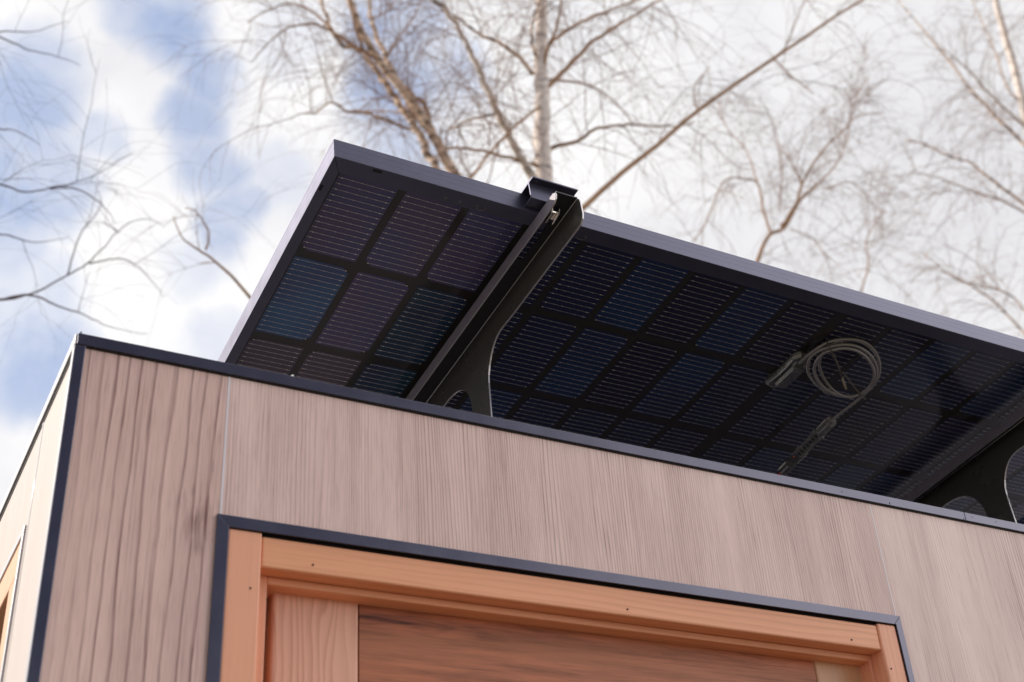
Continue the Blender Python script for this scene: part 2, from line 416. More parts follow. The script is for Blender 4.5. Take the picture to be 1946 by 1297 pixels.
# ------------------------------------------------------------------ solar panel  (local axes: x along, y = down the slope, z = outward top)
panel = empty('solar_panel', PO, 'black framed glass solar panel tilted on the cabin roof, seen from below', 'solar panel', rot=(-TILT, 0, 0))
PX, PS = .0925, .185
xa, xz = -.0205, 1.6985
sa, sz = -.0190, 1.1290
nb, ntp = -.0250, .0065
def rail(mb, A, B, corner_A, corner_B):
    """A,B: outer corner (x,s); frame profile offset inward by corner vectors (per metre of inset)"""
    prof = [(0, nb), (0, nb + .010), (.00016, nb + .0105), (.00016, nb + .0112), (0, nb + .0117), (0, nb + .0195), (.00016, nb + .020), (.00016, nb + .0207), (0, nb + .0212), (0, ntp),
            (.010, ntp), (.010, ntp - .002), (.0018, ntp - .002), (.0018, nb + .0016), (.0245, nb + .0016), (.0245, nb)]
    def pt(C, cv, d, n): return (C[0] + cv[0] * d, C[1] + cv[1] * d, n)
    mb.prism([pt(A, corner_A, d if d < .02 else d, n) for d, n in prof], [pt(B, corner_B, d, n) for d, n in prof])
g_ = .00025
def mk_rail(A, B, ca, cb, name='frame_rail', label=None):
    mb = MB(); rail(mb, A, B, ca, cb); return mb.build(name, M['frame'], panel, local=True, bevel=.0004, seg=1, label=label)
fr_front = mk_rail((xa + g_, sa), (xz - g_, sa), (.62, 1), (-.62, 1), label='front frame rail reflecting the sky')
# the side rails have a narrower flange (0.62) so the mitre is not 45 degrees
fr_left = mk_rail((xa, sa + g_), (xa, sz - g_), (.62, 1), (.62, -1), label='left frame rail with its pale sunlit outer face')
fr_right = mk_rail((xz, sa + g_), (xz, sz - g_), (-.62, 1), (-.62, -1))
fr_rear = mk_rail((xa + g_, sz), (xz - g_, sz), (.62, -1), (-.62, -1))
b = MB(); b.box((xa + .0025, sa + .0025, 0.0), (xz - .0025, sz - .0025, .0042))
glass = b.build('back_glass', M['back'], panel, local=True)
# slots and embossed earth marks in the frame flange
for u, v, lx, ls in ((717, 326, .006, .0022), (610, 357, .002, .005)):
    p = pan(u, v, nb); b = MB(); b.box((p.x - lx, p.y - ls, nb - .0003), (p.x + lx, p.y + ls, nb + .0004)); b.build('frame_slot', M['gap'], panel, local=True)
def flat_path(*lines):
    b = MB()
    for pts in lines: b.tube([pan(u, v, nb - .0002) for u, v in pts], .00045, 5)
    b.build('earth_mark', M['mark'], panel, local=True)
z2 = lambda a, c: (750 + a / 4.8025, 320 + c / 4.8025)
flat_path([z2(*q) for q in ((742, 342), (775, 352), (742, 346), (745, 368), (765, 384), (800, 386), (826, 372), (828, 352))])
flat_path([z2(*q) for q in ((1662, 628), (1668, 645), (1700, 655), (1735, 648), (1750, 628), (1730, 620))])
flat_path([z2(*q) for q in ((450, 262), (462, 284), (478, 268))], [z2(*q) for q in ((470, 258), (464, 272))])
flat_path([z2(*q) for q in ((572, 312), (598, 318), (606, 302), (586, 296))])

CW, CH, CHF = .0404, .0845, .0105
def cell_mesh(side):
    mb = MB()
    n0, n1 = -.0004, 0
    def outline(n):
        if side < 0: return [(-CW + CHF, -CH, n), (CW, -CH, n), (CW, CH, n), (-CW + CHF, CH, n), (-CW, CH - CHF, n), (-CW, -CH + CHF, n)]
        return [(CW - CHF, -CH, n), (CW, -CH + CHF, n), (CW, CH - CHF, n), (CW - CHF, CH, n), (-CW, CH, n), (-CW, -CH, n)]
    mb.prism(outline(n0), outline(n1))
    for k in range(16):
        y = -CH + .0048 + k * (2 * CH - .0096) / 15
        x0 = -CW + (.008 if (side < 0 and k in (0, 15)) else .0005); x1 = CW - (.008 if (side > 0 and k in (0, 15)) else .0005)
        w = .00019
        mb.box((x0, y - w, n0 - .0002), (x1, y + w, n0 + .0001), 1)
        for j in range(6):
            xx = -CW + .0055 + j * (2 * CW - .011) / 5
            h, l = (.0010, .0018) if j in (0, 5) else (.0007, .0011)
            mb.add([(xx - l, y, n0 - .0003), (xx, y - h, n0 - .0003), (xx + l, y, n0 - .0003), (xx, y + h, n0 - .0003)], [(0, 1, 2, 3)], 2)
    me = mb.mesh('solar_cell'); me.materials.append(CELLM[0]); me.materials.append(M['bus']); me.materials.append(M['solder'])
    return me
CM = {-1: cell_mesh(-1), 1: cell_mesh(1)}
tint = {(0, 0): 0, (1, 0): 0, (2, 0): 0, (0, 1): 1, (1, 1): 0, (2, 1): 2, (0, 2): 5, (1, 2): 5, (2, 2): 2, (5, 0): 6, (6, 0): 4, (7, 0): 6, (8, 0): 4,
        (5, 1): 6, (13, 0): 6, (14, 0): 4, (12, 2): 6, (15, 0): 0, (15, 1): 0, (16, 1): 6}  # lighter cells at left paint in the roof bounce; hues also vary by cell
rest = MB()
def cell_xy(i, j):
    x = (i + .5) * PX if i < 9 else .8450 + (i - 9 + .5) * PX
    return x, (j + .5) * PS
crng = random.Random(3)
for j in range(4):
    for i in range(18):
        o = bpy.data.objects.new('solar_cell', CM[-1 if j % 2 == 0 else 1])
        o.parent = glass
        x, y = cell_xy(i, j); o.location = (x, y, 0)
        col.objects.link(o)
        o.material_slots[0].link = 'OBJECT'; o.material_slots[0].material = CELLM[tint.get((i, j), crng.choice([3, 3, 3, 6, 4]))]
for j in range(4, 6):
    for i in range(18):
        x, y = cell_xy(i, j); rest.box((x - CW, y - CH, -.0004), (x + CW, y + CH, 0))
o = rest.build('solar_cells', CELLM[3], glass, local=True); o['kind'] = 'stuff'

# junction box on the middle gap
jx, js = .8395, .172
jb = MB()
def rr(cx, cy, w, h, r, n, k=5):
    out = []
    for (sx, sy, a0) in ((1, 1, 0), (-1, 1, 90), (-1, -1, 180), (1, -1, 270)):
        for q in range(k + 1):
            a = RAD(a0 + 90 * q / k); out.append((cx + sx * (w - r) + r * math.cos(a), cy + sy * (h - r) + r * math.sin(a), n))
    return out
def taper(n, g=0):
    # elongated base plate, pinched like the photo's
    pts = [(-.010, -.046), (.004, -.048), (.014, -.040), (.017, -.020), (.018, .030), (.012, .042), (-.004, .047), (-.015, .044), (-.019, .034), (-.0165, .010), (-.0165, -.012), (-.0185, -.034)]
    k = 1 - g
    return [(jx + a * k, js + c * k, n) for a, c in pts]
jb.prism(taper(-.0002), taper(-.006)); jb.prism(taper(-.006, 0), taper(-.013, .12))
jbox = jb.build('junction_box', M['plastic'], panel, local=True, bevel=.0015, seg=2)
b = MB()
b.prism(rr(jx + .004, js + .006, .011, .028, .004, -.0125), rr(jx + .004, js + .006, .010, .027, .004, -.0185))
b.prism(rr(jx + .004, js + .006, .007, .022, .003, -.0185), rr(jx + .004, js + .006, .0065, .0215, .003, -.0198))
b.build('lid', M['plastic'], jbox, local=True, bevel=.0006)
b = MB(); b.tube([(jx + .003, js - .034, -.009), (jx + .004, js - .056, -.009)], [.0072, .0058], 14); b.tube([(jx + .016, js - .012, -.009), (jx + .0195, js - .030, -.009)], [.0035, .003], 12); b.build('cable_gland', M['plastic'], jbox, local=True, bevel=.0006)
b = MB()
for d in (0, .0022): b.box((jx - .0095 + d, js - .030, -.0136), (jx - .0083 + d, js - .020, -.0128))
b.build('white_mark', M['white_print'], jbox, local=True)

# ------------------------------------------------------------------ coiled cable hanging under the panel
cen = pan(1601, 697, -.020)
cw = P2W(*cen)
view = (cw - CAM).normalized()
nrm = (EN * .78 + view * .22).normalized()
def hang(a, c, lift=0):                       # zoomed trace -> point on the plane the coil hangs in
    u, v = 1450 + a / 8.104, 630 + c / 8.104
    r = ray(u, v); k = nrm.dot(cw - CAM) / nrm.dot(r)
    return CAM + r * k - EN * lift
def smooth(pts, n=5, closed=False):
    out = []; P = [Vector(p) for p in pts]; m = len(P)
    for i in range(m - 1):
        p0, p1, p2, p3 = P[max(i - 1, 0)], P[i], P[i + 1], P[min(i + 2, m - 1)]
        for k in range(n):
            t = k / n
            out.append(.5 * ((2 * p1) + (p2 - p0) * t + (2 * p0 - 5 * p1 + 4 * p2 - p3) * t * t + (3 * p1 - p0 - 3 * p2 + p3) * t ** 3))
    out.append(P[-1]); return out
cable = empty('coiled_cable', cw, 'black cable coiled in loops under the solar panel, ending in a plug with red wire', 'cable')
loop = [(545, 455, .004), (640, 375, .004), (740, 300, .003), (860, 225, .002), (1000, 168, 0), (1150, 130, 0), (1300, 120, 0), (1450, 133, 0), (1590, 182, 0), (1705, 282, .001), (1775, 420, .001), (1793, 550, .001), (1765, 690, .002), (1690, 810, .002), (1580, 905, .003), (1440, 955, .004), (1290, 968, .004), (1120, 950, .004), (970, 900, .004), (830, 800, .004), (730, 680, .004), (675, 560, .004), (685, 430, .005), (740, 340, .005), (850, 262, .005), (1010, 195, .006),
        (1150, 165, .006), (1300, 160, .006), (1450, 195, .006), (1590, 280, .006), (1690, 400, .006), (1735, 540, .006), (1710, 690, .007), (1630, 810, .007), (1500, 890, .008), (1350, 930, .008), (1200, 930, .008), (1060, 895, .008), (930, 815, .008), (830, 700, .008), (772, 570, .008), (775, 450, .009), (830, 340, .009), (920, 262, .009), (1020, 220, .010),
        (1140, 192, .010), (1270, 188, .010), (1410, 222, .010), (1540, 300, .011), (1630, 410, .011), (1680, 540, .011), (1660, 670, .011), (1590, 790, .011), (1470, 875, .011), (1330, 925, .011), (1180, 915, .009), (1050, 855, .004), (950, 745, .001), (890, 620, -.002), (875, 500, -.003), (920, 350, -.003), (1040, 235, -.002), (1200, 150, -.001), (1400, 140, -.001), (1580, 200, -.001), (1720, 320, -.001), (1790, 480, 0), (1775, 640, 0), (1700, 790, .001), (1600, 890, .003), (1525, 955, .004), (1400, 1062, .004), (1260, 1180, .003), (1130, 1290, .002), (1010, 1395, .002)]
# path in panel pixels for the last straight run continues to the plug
b = MB(); b.tube(smooth([hang(a, c, l) for a, c, l in loop], 4), .0028, 10); b.build('cable_coil', M['rubber'], cable)
def conn_pt(a, c, n=-.036):
    u, v = 1465 + a / 7.2056, 730 + c / 7.2056
    x, s, nn = pan(u, v, n); return P2W(x, s, nn)
endc = hang(1010, 1395, .002)
def hang2(a, c): # same plane family as the cable end
    u, v = 1465 + a / 7.2056, 730 + c / 7.2056
    r = ray(u, v); d = endc - CAM
    k = EN.dot(d) / EN.dot(r); return CAM + r * k
cA, cB = hang2(852, 472), hang2(90, 1275)
ax = (cB - cA).normalized(); LEN = (cB - cA).length
e2 = CAM - cA; e2 = (e2 - ax * e2.dot(ax)).normalized(); e1 = ax.cross(e2).normalized()
def cp(t, a=0, b_=0): return cA + ax * (t * LEN) + e1 * a + e2 * b_
def ribbed(mb, t0, t1, r0, r1, n=14, dep=.0012, m=0):
    A, B = [], []
    for k in range(n * 2):
        an = math.pi * k / n; q = dep if k % 2 else 0
        A.append(cp(t0, (r0 - q) * math.cos(an), (r0 - q) * math.sin(an))); B.append(cp(t1, (r1 - q) * math.cos(an), (r1 - q) * math.sin(an)))
    mb.prism(A, B, m)
plug = MB(); ribbed(plug, .005, .05, .0075, .0102, 11, .0012); ribbed(plug, .05, .205, .0108, .0108, 11, .0016)
plug.tube([cp(.205), cp(.222)], .0082, 16)
body = plug.build('plug', M['plastic_grey'], cable, bevel=.0003, seg=1)
b = MB()
secs = [(.222, .0112), (.26, .0104), (.36, .0086), (.48, .0084), (.585, .0094)]
for (t0, w0), (t1, w1) in zip(secs, secs[1:]):
    b.prism([cp(t0, sx * w0, sy * .0066) for sx, sy in ((1, 1), (-1, 1), (-1, -1), (1, -1))], [cp(t1, sx * w1, sy * .0066) for sx, sy in ((1, 1), (-1, 1), (-1, -1), (1, -1))])
b.build('plug_body', M['plastic_grey'], body, bevel=.0012)
b = MB()
for k in range(7):
    t = .25 + k * .05
    b.prism([cp(t + dt, a, .0068) for dt, a in ((0, -.0028), (.028, -.0028), (.028, .0032), (0, .0032))], [cp(t + dt, a, .0060) for dt, a in ((0, -.0028), (.028, -.0028), (.028, .0032), (0, .0032))])
b.build('grip_slot', M['gap'], body)
b = MB(); b.prism([cp(.585, a, h) for a, h in ((-.0048, -.004), (.0048, -.004), (.0048, .004), (-.0048, .004))], [cp(.71, a, h) for a, h in ((-.0048, -.004), (.0048, -.004), (.0048, .004), (-.0048, .004))])
b.prism([cp(.71, a, h) for a, h in ((-.0068, -.005), (.0068, -.005), (.0068, .005), (-.0068, .005))], [cp(.775, a, h) for a, h in ((-.0078, -.005), (.0078, -.005), (.0078, .005), (-.0078, .005))])
b.build('socket', M['plastic'], body, bevel=.0006)
b = MB(); b.tube([cp(.635, .003, .003), cp(.655, .003, .003)], .0021, 8); b.build('seal_ring', M['orange'], body)
b = MB()
for s_ in (-1, 1): b.tube([cp(.50, s_ * .0095, .002), cp(.60, s_ * .0088, .003), cp(.71, s_ * .0074, .003)], .0010, 6)
b.build('latch', M['plastic_grey'], body)
b = MB(); ribbed(b, .76, .885, .0108, .0106, 11, .0016); ribbed(b, .885, .91, .0100, .0070, 11, .0008); b.build('socket_nut', M['plastic'], body, bevel=.0003, seg=1)
b = MB(); b.tube([cp(.89), cp(.96), cp(1.03)], .0038, 10); b.build('red_wire', M['red'], cable)
b = MB(); b.tube(smooth([cp(1.03), cp(1.10) - Vector((0, 0, .01)), cp(1.16) - Vector((0, 0, .06)), cp(1.18) - Vector((0, 0, .2))], 4), .0036, 10); b.build('wire_sleeve', M['rubber'], cable)
# zip ties
b = MB()
def tie(pts, tip=None):
    b.tube([hang(*q) for q in pts], [.0013] * len(pts), 6)
tie([(985, 150, .012), (1005, 170, .013), (1022, 215, .014), (1035, 240, .014)]); b.tube([hang(985, 150, -.003), hang(985, 150, .013)], .0011, 6)
b.tube([hang(1048, 262, .017), hang(1048, 262, .011)], .0032, 4)
b.tube([hang(1060, 270, .015), hang(1110, 400, .017), hang(1170, 580, .018)], .0015, 6, 0)
b.tube([hang(1170, 580, .018), hang(1205, 680, .019), hang(1232, 750, .019)], [.0019, .0021, .0013], 6, 1)
b.build('zip_tie', [M['tie'], M['tie_tip']], cable)
b = MB(); tie([(1450, 880, .012), (1485, 905, .013), (1525, 940, .012), (1556, 972, .010)])
b.tube([hang(1450, 860, .016), hang(1450, 860, .011)], .0030, 4)
b.tube([hang(1450, 850, .014), hang(1380, 760, .016), hang(1290, 645, .017), hang(1180, 490, .018)], [.0013, .0014, .0016, .0016], 6)
b.build('zip_tie', M['tie'], cable)
# printed lettering specks on the sheath are left as tiny pale dashes
b = MB()
for a, c in ((700, 420), (692, 470), (690, 520), (700, 600), (720, 655), (760, 735), (800, 785), (850, 830), (900, 870), (940, 900), (980, 925)):
    p = hang(a + 6, c, .0072); b.tube([p, p + (hang(a + 18, c + 22, .0072) - p) * .6], .0006, 4)
b.build('sheath_print', M['white_print'], cable)

# ------------------------------------------------------------------ mounting brackets
XB = .5857
def yz(s, n): p = P2W(0, s, n); return (p.y, p.z)
def make_bracket():
    root = empty('mounting_bracket', (XB, .23, Zr(-.018)), 'dark folded steel bracket holding the solar panel, left one with its tip and clamp in view', 'bracket', 'steel brackets under the solar panel')
    prof = [yz(-.0625, -.0254), yz(-.0675, -.030), yz(-.0690, -.036), yz(-.0690, -.058), yz(-.0665, -.065), yz(-.0600, -.0697), yz(-.050, -.0705), yz(.122, -.0705)]
    leg = [(.1442, .2496), (.1580, .2486), (.1686, .2452), (.1775, .2405), (.1860, .2325), (.1925, .2235), (.1985, .2115), (.2025, .1985), (.2035, .185), (.2030, .1658), (.2018, .1315), (.1985, -.018)]
    prof += [(y, Zr(z)) for y, z in leg]
    inn = [(.2545, -.018), (.2555, .130), (.2560, .164), (.2580, .1800), (.2625, .1935), (.2689, .2034), (.2745, .2100), (.2817, .2152), (.2910, .2205), (.3021, .2240), (.3160, .2260), (.3300, .2262), (.3470, .2245)]
    prof += [(y, Zr(z)) for y, z in inn]
    prof += [yz(.42, -.072), yz(.90, -.072)]
    yr, zr_ = yz(.93, -.085)
    prof += [(yr + .02, zr_ - .02), (yr + .03, Zr(-.018)), (yr + .10, Zr(-.018)), yz(1.08, -.05), yz(1.08, -.0254)]
    b = MB(); b.prism([(XB, y, z) for y, z in prof], [(XB + .0026, y, z) for y, z in prof]); b.mark_sides(len(prof), 1)
    plate = b.build('bracket_plate', [M['steel'], M['edge_highlight']], root, bevel=.0005, seg=2)
    # web with a slot near the tip
    w0, w1 = XB - .0342 + .0021, XB
    def wb(mb, x0, x1, s0, s1):
        A = [P2W(x, s, n) for x, s, n in ((x0 - PO.x, s0, -.0254), (x1 - PO.x, s0, -.0254), (x1 - PO.x, s0, -.0274), (x0 - PO.x, s0, -.0274))]
        B = [P2W(x, s, n) for x, s, n in ((x0 - PO.x, s1, -.0254), (x1 - PO.x, s1, -.0254), (x1 - PO.x, s1, -.0274), (x0 - PO.x, s1, -.0274))]
        mb.prism(A, B)
    b = MB(); sl0, sl1, sx0, sx1 = -.043, .066, XB - .0235, XB - .0125
    wb(b, w0, w1, -.0655, sl0); wb(b, w0, w1, sl1, 1.08); wb(b, w0, sx0, sl0, sl1); wb(b, sx1, w1, sl0, sl1)
    b.build('bracket_web', M['web'], root)
    b = MB(); b.tube([P2W(XB + .0004 - PO.x, -.064, -.0269), P2W(XB + .0004 - PO.x, 1.08, -.0269)], .0011, 8); b.build('bend', M['edge_highlight'], root)  # bright tube draws the highlight along the fold
    lp = [(-.0600, -.0254), (-.0655, -.0290), (-.0660, -.0330), (-.0640, -.0390), (-.0590, -.0430), (-.0520, -.0442), (1.08, -.0442), (1.08, -.0254)]
    b = MB(); b.prism([(XB - .0342, *yz(s, n)) for s, n in lp], [(XB - .0342 + .0020, *yz(s, n)) for s, n in lp]); b.mark_sides(len(lp), 1)
    b.build('bracket_lip', [M['lip'], M['edge_highlight']], root, bevel=.0004, seg=2)
    b = MB(); b.box((XB - .002, .19, Zr(-.0179)), (XB + .03, .27, Zr(-.0145))); b.build('foot', M['steel'], root)
    # module clamp on the tip
    cx0, cx1 = .5325, .6025
    pr = [(-.0490, .0085), (-.0490, .0110), (-.0100, .0110), (-.0100, .0085), (-.0358, .0085), (-.0358, -.0165), (-.0193, -.0165), (-.0193, -.0190), (-.0384, -.0190), (-.0384, .0085)]
    b = MB(); b.prism([(cx0, *yz(s, n)) for s, n in pr], [(cx1, *yz(s, n)) for s, n in pr])
    cl = b.build('clamp', M['frame'], root, bevel=.0004, seg=2)
    p = P2W(.2556, -.0435, .0084)
    b = MB(); b.tube([p, p - EN * .0005], .0011, 8); b.build('clamp_dimple', M['mark'], cl)
    # spring nut sitting in the slot
    def pl_(x, s, n): return P2W(x - PO.x, s, n)
    b = MB(); xm = XB - .018
    for sg in (-1, 1):
        x = xm + sg * .0052
        A = [pl_(x + d, s, n) for d, s, n in ((-.0011, -.040, -.0276), (.0011, -.040, -.0276), (.0011, -.016, -.0276), (-.0011, -.016, -.0276))]
        B = [pl_(x + d, s, n) for d, s, n in ((-.0011, -.036, -.0345), (.0011, -.036, -.0345), (.0011, -.018, -.0370), (-.0011, -.018, -.0370))]
        b.prism(A, B)
    b.prism([pl_(xm + d, s, -.0280) for d, s in ((-.004, -.034), (.004, -.034), (.004, -.021), (-.004, -.021))], [pl_(xm + d, s, -.0312) for d, s in ((-.004, -.034), (.004, -.034), (.004, -.021), (-.004, -.021))])
    b.build('spring_nut', M['nut'], root, bevel=.0004, seg=1)
    return root
br = make_bracket()
def copy_tree(o, parent=None):
    c = o.copy(); col.objects.link(c)
    if parent is not None: c.parent = parent
    for ch in [x for x in bpy.data.objects if x.parent == o]: copy_tree(ch, c)
    return c
br2 = copy_tree(br); br2.location.x += 1.6096 - XB
br['label'] = 'dark folded steel bracket left of the cable, its clamp gripping the panel edge'
br2['label'] = 'black steel bracket right of the cable, cut off by the right edge of the view'

# ------------------------------------------------------------------ birches
trng = random.Random(11)
def rv(): return Vector((trng.uniform(-1, 1), trng.uniform(-1, 1), trng.uniform(-1, 1)))
def wander(pts, n, amp):
    """catmull-rom + small kinks"""
    P = smooth(pts, n)
    return [p + rv() * amp for p in P]
def trace(px, yd, dy=0.0):
    """pixel polyline -> 3-D at distance plane y=yd, drifting dy in depth along its length"""
    n = len(px); return [at_y(u, v, yd + dy * i / max(1, n - 1)) for i, (u, v) in enumerate(px)]
def shoot(mb, p, d, length, r0, r1, step, bend, droop, sides=3, kids=None):
    pts = [p.copy()]; d = d.normalized(); n = max(2, int(length / step))
    for i in range(n):
        d = (d + rv() * bend + Vector((0, 0, -droop * (i / n)))).normalized()
        pts.append(pts[-1] + d * step)
    rad = [r0 + (r1 - r0) * i / n for i in range(n + 1)]
    mb.tube(pts, rad, sides, caps=False)
    return pts
def twigs_on(mb, limb, dens, lmin, lmax, r0_=.006, droop=.16, start=.12, kid=(4, 9), kl=(.2, .65), up=.25):
    tot = sum((limb[i + 1] - limb[i]).length for i in range(len(limb) - 1))
    for _ in range(int(tot * dens * 2.3)):
        q = trng.uniform(start, 1) * (len(limb) - 1); i = min(int(q), len(limb) - 2)
        p = limb[i].lerp(limb[i + 1], q - i); t = (limb[i + 1] - limb[i]).normalized()
        r = r0_ * trng.uniform(.4, .85); perp = rv(); perp = (perp - t * perp.dot(t)).normalized()
        d = t * trng.uniform(.2, .9) + perp + Vector((0, 0, up))
        ln = trng.uniform(lmin, lmax) * (1.15 - .5 * q / (len(limb) - 1))
        pts = shoot(mb, p, d, ln, r, r * .35, .075, .17, droop, 4)
        for _k in range(trng.randint(*kid)):
            a = trng.randint(1, len(pts) - 1); tt = (pts[a] - pts[a - 1]).normalized()
            pp = rv(); pp = (pp - tt * pp.dot(tt)).normalized()
            k = shoot(mb, pts[a], tt * .7 + pp * .8, trng.uniform(*kl), r * .42, r * .22, .06, .22, droop * 1.6, 3)
            if trng.random() < .6:
                a2 = trng.randint(1, len(k) - 1); shoot(mb, k[a2], (k[a2] - k[a2 - 1]).normalized() + rv() * .8, trng.uniform(.1, .3), r * .25, r * .18, .06, .25, droop * 2, 3)
def birch(label, yd, trunk_px, r_trunk, limbs, dens=3.2, mat='bark_white', twig=(.5, 1.5), r=.006, droop=.16, root=None, extra=None, kid=(4, 9), tip=.55, tw='twig'):
    pts = trace(trunk_px, yd)
    base = Vector((pts[-1].x, pts[-1].y, 0)) if root is None else Vector(root)
    o = empty('birch_tree', base, label, 'tree', 'bare birches behind the cabin')
    lower = [pts[-1].lerp(base, k / 6) for k in range(1, 7)]
    full = wander(pts, 4, r_trunk * .12)
    rad = [r_trunk * (tip + (1 - tip) * i / len(full)) if trunk_px else 0 for i in range(len(full))] + [r_trunk * (1 + .09 * k) for k in range(1, 7)]
    b = MB(); b.tube(full + lower, rad, 12); b.build('trunk', M[mat], o)
    crown = MB()
    twigs_on(crown, list(reversed(full)), dens * .5, twig[0], twig[1], r, droop, .1, kid)
    for lm in limbs:
        px, ra, rb, mt = lm[:4]; dy = lm[4] if len(lm) > 4 else trng.uniform(-.8, .8); dn = lm[5] if len(lm) > 5 else 1
        P = wander(trace(px, yd + (lm[6] if len(lm) > 6 else 0), dy), 5, max(ra, .01) * .35)
        b = MB(); b.tube(P, [ra + (rb - ra) * i / (len(P) - 1) for i in range(len(P))], 8); b.build('limb', M[mt], o)
        twigs_on(crown, P, dens * dn, twig[0], twig[1], r, droop, .08, kid)
    if extra: extra(crown)
    crown.build('crown', M[tw], o)
    return o
def Z7(l): return [(600 + a / 2.78, c / 2.78) for a, c in l]
def Z8(l): return [(1250 + a / 1.996, c / 1.996) for a, c in l]
def Z6(l): return [(a / 1.996, c / 1.996) for a, c in l]
br_, md_, wh_ = 'bark_brown', 'bark_mid', 'bark_white'
# main birch behind the bracket
birch('tall birch with a straight white trunk rising behind the clamp of the left bracket', 5.0,
      [(1018, -420), (1022, -200), (1030, 0), (1028, 72), (1028, 144), (1031, 201), (1030, 270), (1034, 345), (1037, 420)], .072,
      [(Z7([(1170, 1010), (1130, 900), (1060, 800), (1010, 690), (960, 590), (890, 430), (830, 300), (770, 180), (700, 70), (640, 10), (560, -80), (470, -190)]), .036, .012, wh_, -.5),
       (Z7([(1150, 395), (1060, 290), (960, 220), (860, 180), (760, 100), (660, 60)]), .019, .007, md_),
       (Z7([(1215, 470), (1330, 360), (1420, 260), (1540, 170), (1640, 110), (1800, 10), (1960, -90)]), .021, .008, br_),
       (Z7([(1225, 240), (1330, 160), (1450, 95), (1580, 45), (1700, 0), (1850, -60)]), .016, .006, br_),
       (Z7([(1215, 800), (1300, 765), (1400, 740), (1460, 690), (1560, 670), (1680, 660), (1860, 670), (2000, 650)]), .017, .005, br_),
       (Z7([(1230, 420), (1400, 440), (1500, 480), (1600, 560), (1680, 660)]), .010, .004, br_),
       (Z7([(1180, 880), (1110, 860), (1000, 830), (880, 800), (740, 780), (690, 795)]), .015, .008, br_),
       (Z7([(1000, 640), (940, 610), (800, 640), (700, 690), (650, 700)]), .011, .004, md_),
       (Z7([(1190, 560), (1150, 590), (1040, 680), (920, 810), (820, 940), (780, 1010)]), .011, .009, br_, -.6),
       (Z7([(1190, 400), (1230, 250), (1280, 120), (1300, 0), (1290, -120)]), .015, .007, br_),
       (Z7([(1190, 380), (1150, 250), (1140, 140), (1180, 0), (1200, -150)]), .014, .008, md_)], 3.6)
# long straight branch of a nearer birch, runs behind the panel
birch('birch on the right whose single long brown branch slants up to the right', 4.2,
      [(1640, 0), (1590, 30), (1500, 92), (1400, 158), (1320, 216), (1250, 275), (1180, 330), (1112, 392), (1060, 440), (1010, 500)], .021,
      [(Z8([(400, 245), (480, 185), (540, 40), (600, -60)]), .007, .003, br_), (Z8([(150, 420), (140, 330), (200, 250)]), .007, .003, br_), (Z8([(440, 225), (520, 300), (590, 360)]), .006, .003, br_)],
      2.2, br_, (.3, .9), .005)
# two-stemmed birch behind the left end of the panel
birch('birch with several leaning pale stems behind the left part of the solar panel', 5.8,
      Z7([(20, -260), (100, -120), (180, 0), (220, 120), (270, 220), (340, 330), (430, 440), (510, 540), (590, 660), (660, 790), (735, 930), (800, 1060)]), .046,
      [(Z7([(650, 910), (600, 820), (560, 730), (500, 640), (430, 540), (360, 430), (300, 350), (240, 270), (140, 230), (90, 160), (40, 50), (20, -60)]), .036, .012, md_, .3),
       (Z7([(600, 690), (520, 590), (470, 510), (410, 400), (370, 300), (310, 170), (290, 60), (285, -80)]), .032, .016, md_, .4),
       (Z7([(690, 830), (605, 690), (590, 580), (510, 500), (430, 415), (340, 325), (250, 250), (190, 60), (170, -60)]), .020, .011, br_),
       (Z7([(500, 685), (380, 640), (270, 600), (170, 590), (80, 540), (0, 595), (-80, 600)]), .013, .005, br_),
       (Z7([(260, 590), (420, 590), (470, 600)]), .007, .005, br_),
       (Z7([(240, 270), (120, 190), (0, 130), (-120, 140), (-230, 210), (-340, 330)]), .014, .004, br_),
       (Z7([(90, 160), (-20, 60), (-140, 20), (-260, 60), (-360, 120)]), .011, .004, br_),
       (Z7([(690, 800), (700, 690), (760, 620), (800, 560)]), .008, .003, br_),
       (Z7([(280, 100), (380, 60), (450, -40)]), .008, .004, br_),
       (Z7([(370, 310), (440, 200), (520, 90), (560, -10)]), .009, .004, br_)], 3.8, md_)
# small crooked birch over the middle of the panel
birch('small crooked birch with dark forked branches above the middle of the panel', 6.6,
      Z8([(600, 705), (540, 760), (480, 865), (420, 895), (375, 1000), (360, 1060)]), .024,
      [(Z8([(430, 890), (400, 800), (380, 700), (330, 680), (250, 690), (180, 850), (130, 920)]), .013, .006, br_),
       (Z8([(470, 860), (520, 780), (545, 700), (525, 650), (470, 560)]), .018, .006, br_),
       (Z8([(545, 705), (610, 590), (700, 500), (760, 440), (850, 430)]), .014, .005, br_),
       (Z8([(600, 705), (680, 620), (720, 520), (740, 400), (800, 290)]), .010, .004, br_),
       (Z8([(460, 800), (470, 640), (440, 480), (380, 360)]), .008, .003, br_),
       (Z8([(380, 700), (340, 580), (260, 480), (230, 380)]), .008, .003, br_),
       (Z8([(770, 1110), (800, 1000), (790, 920), (830, 840), (870, 800)]), .010, .004, br_),
       (Z8([(500, 870), (580, 900), (640, 970), (700, 1010)]), .007, .003, br_),
       (Z8([(640, 720), (720, 690), (780, 730), (830, 790)]), .008, .003, br_)], 4.2, br_, (.4, 1.2), .0055, kid=(5, 10))
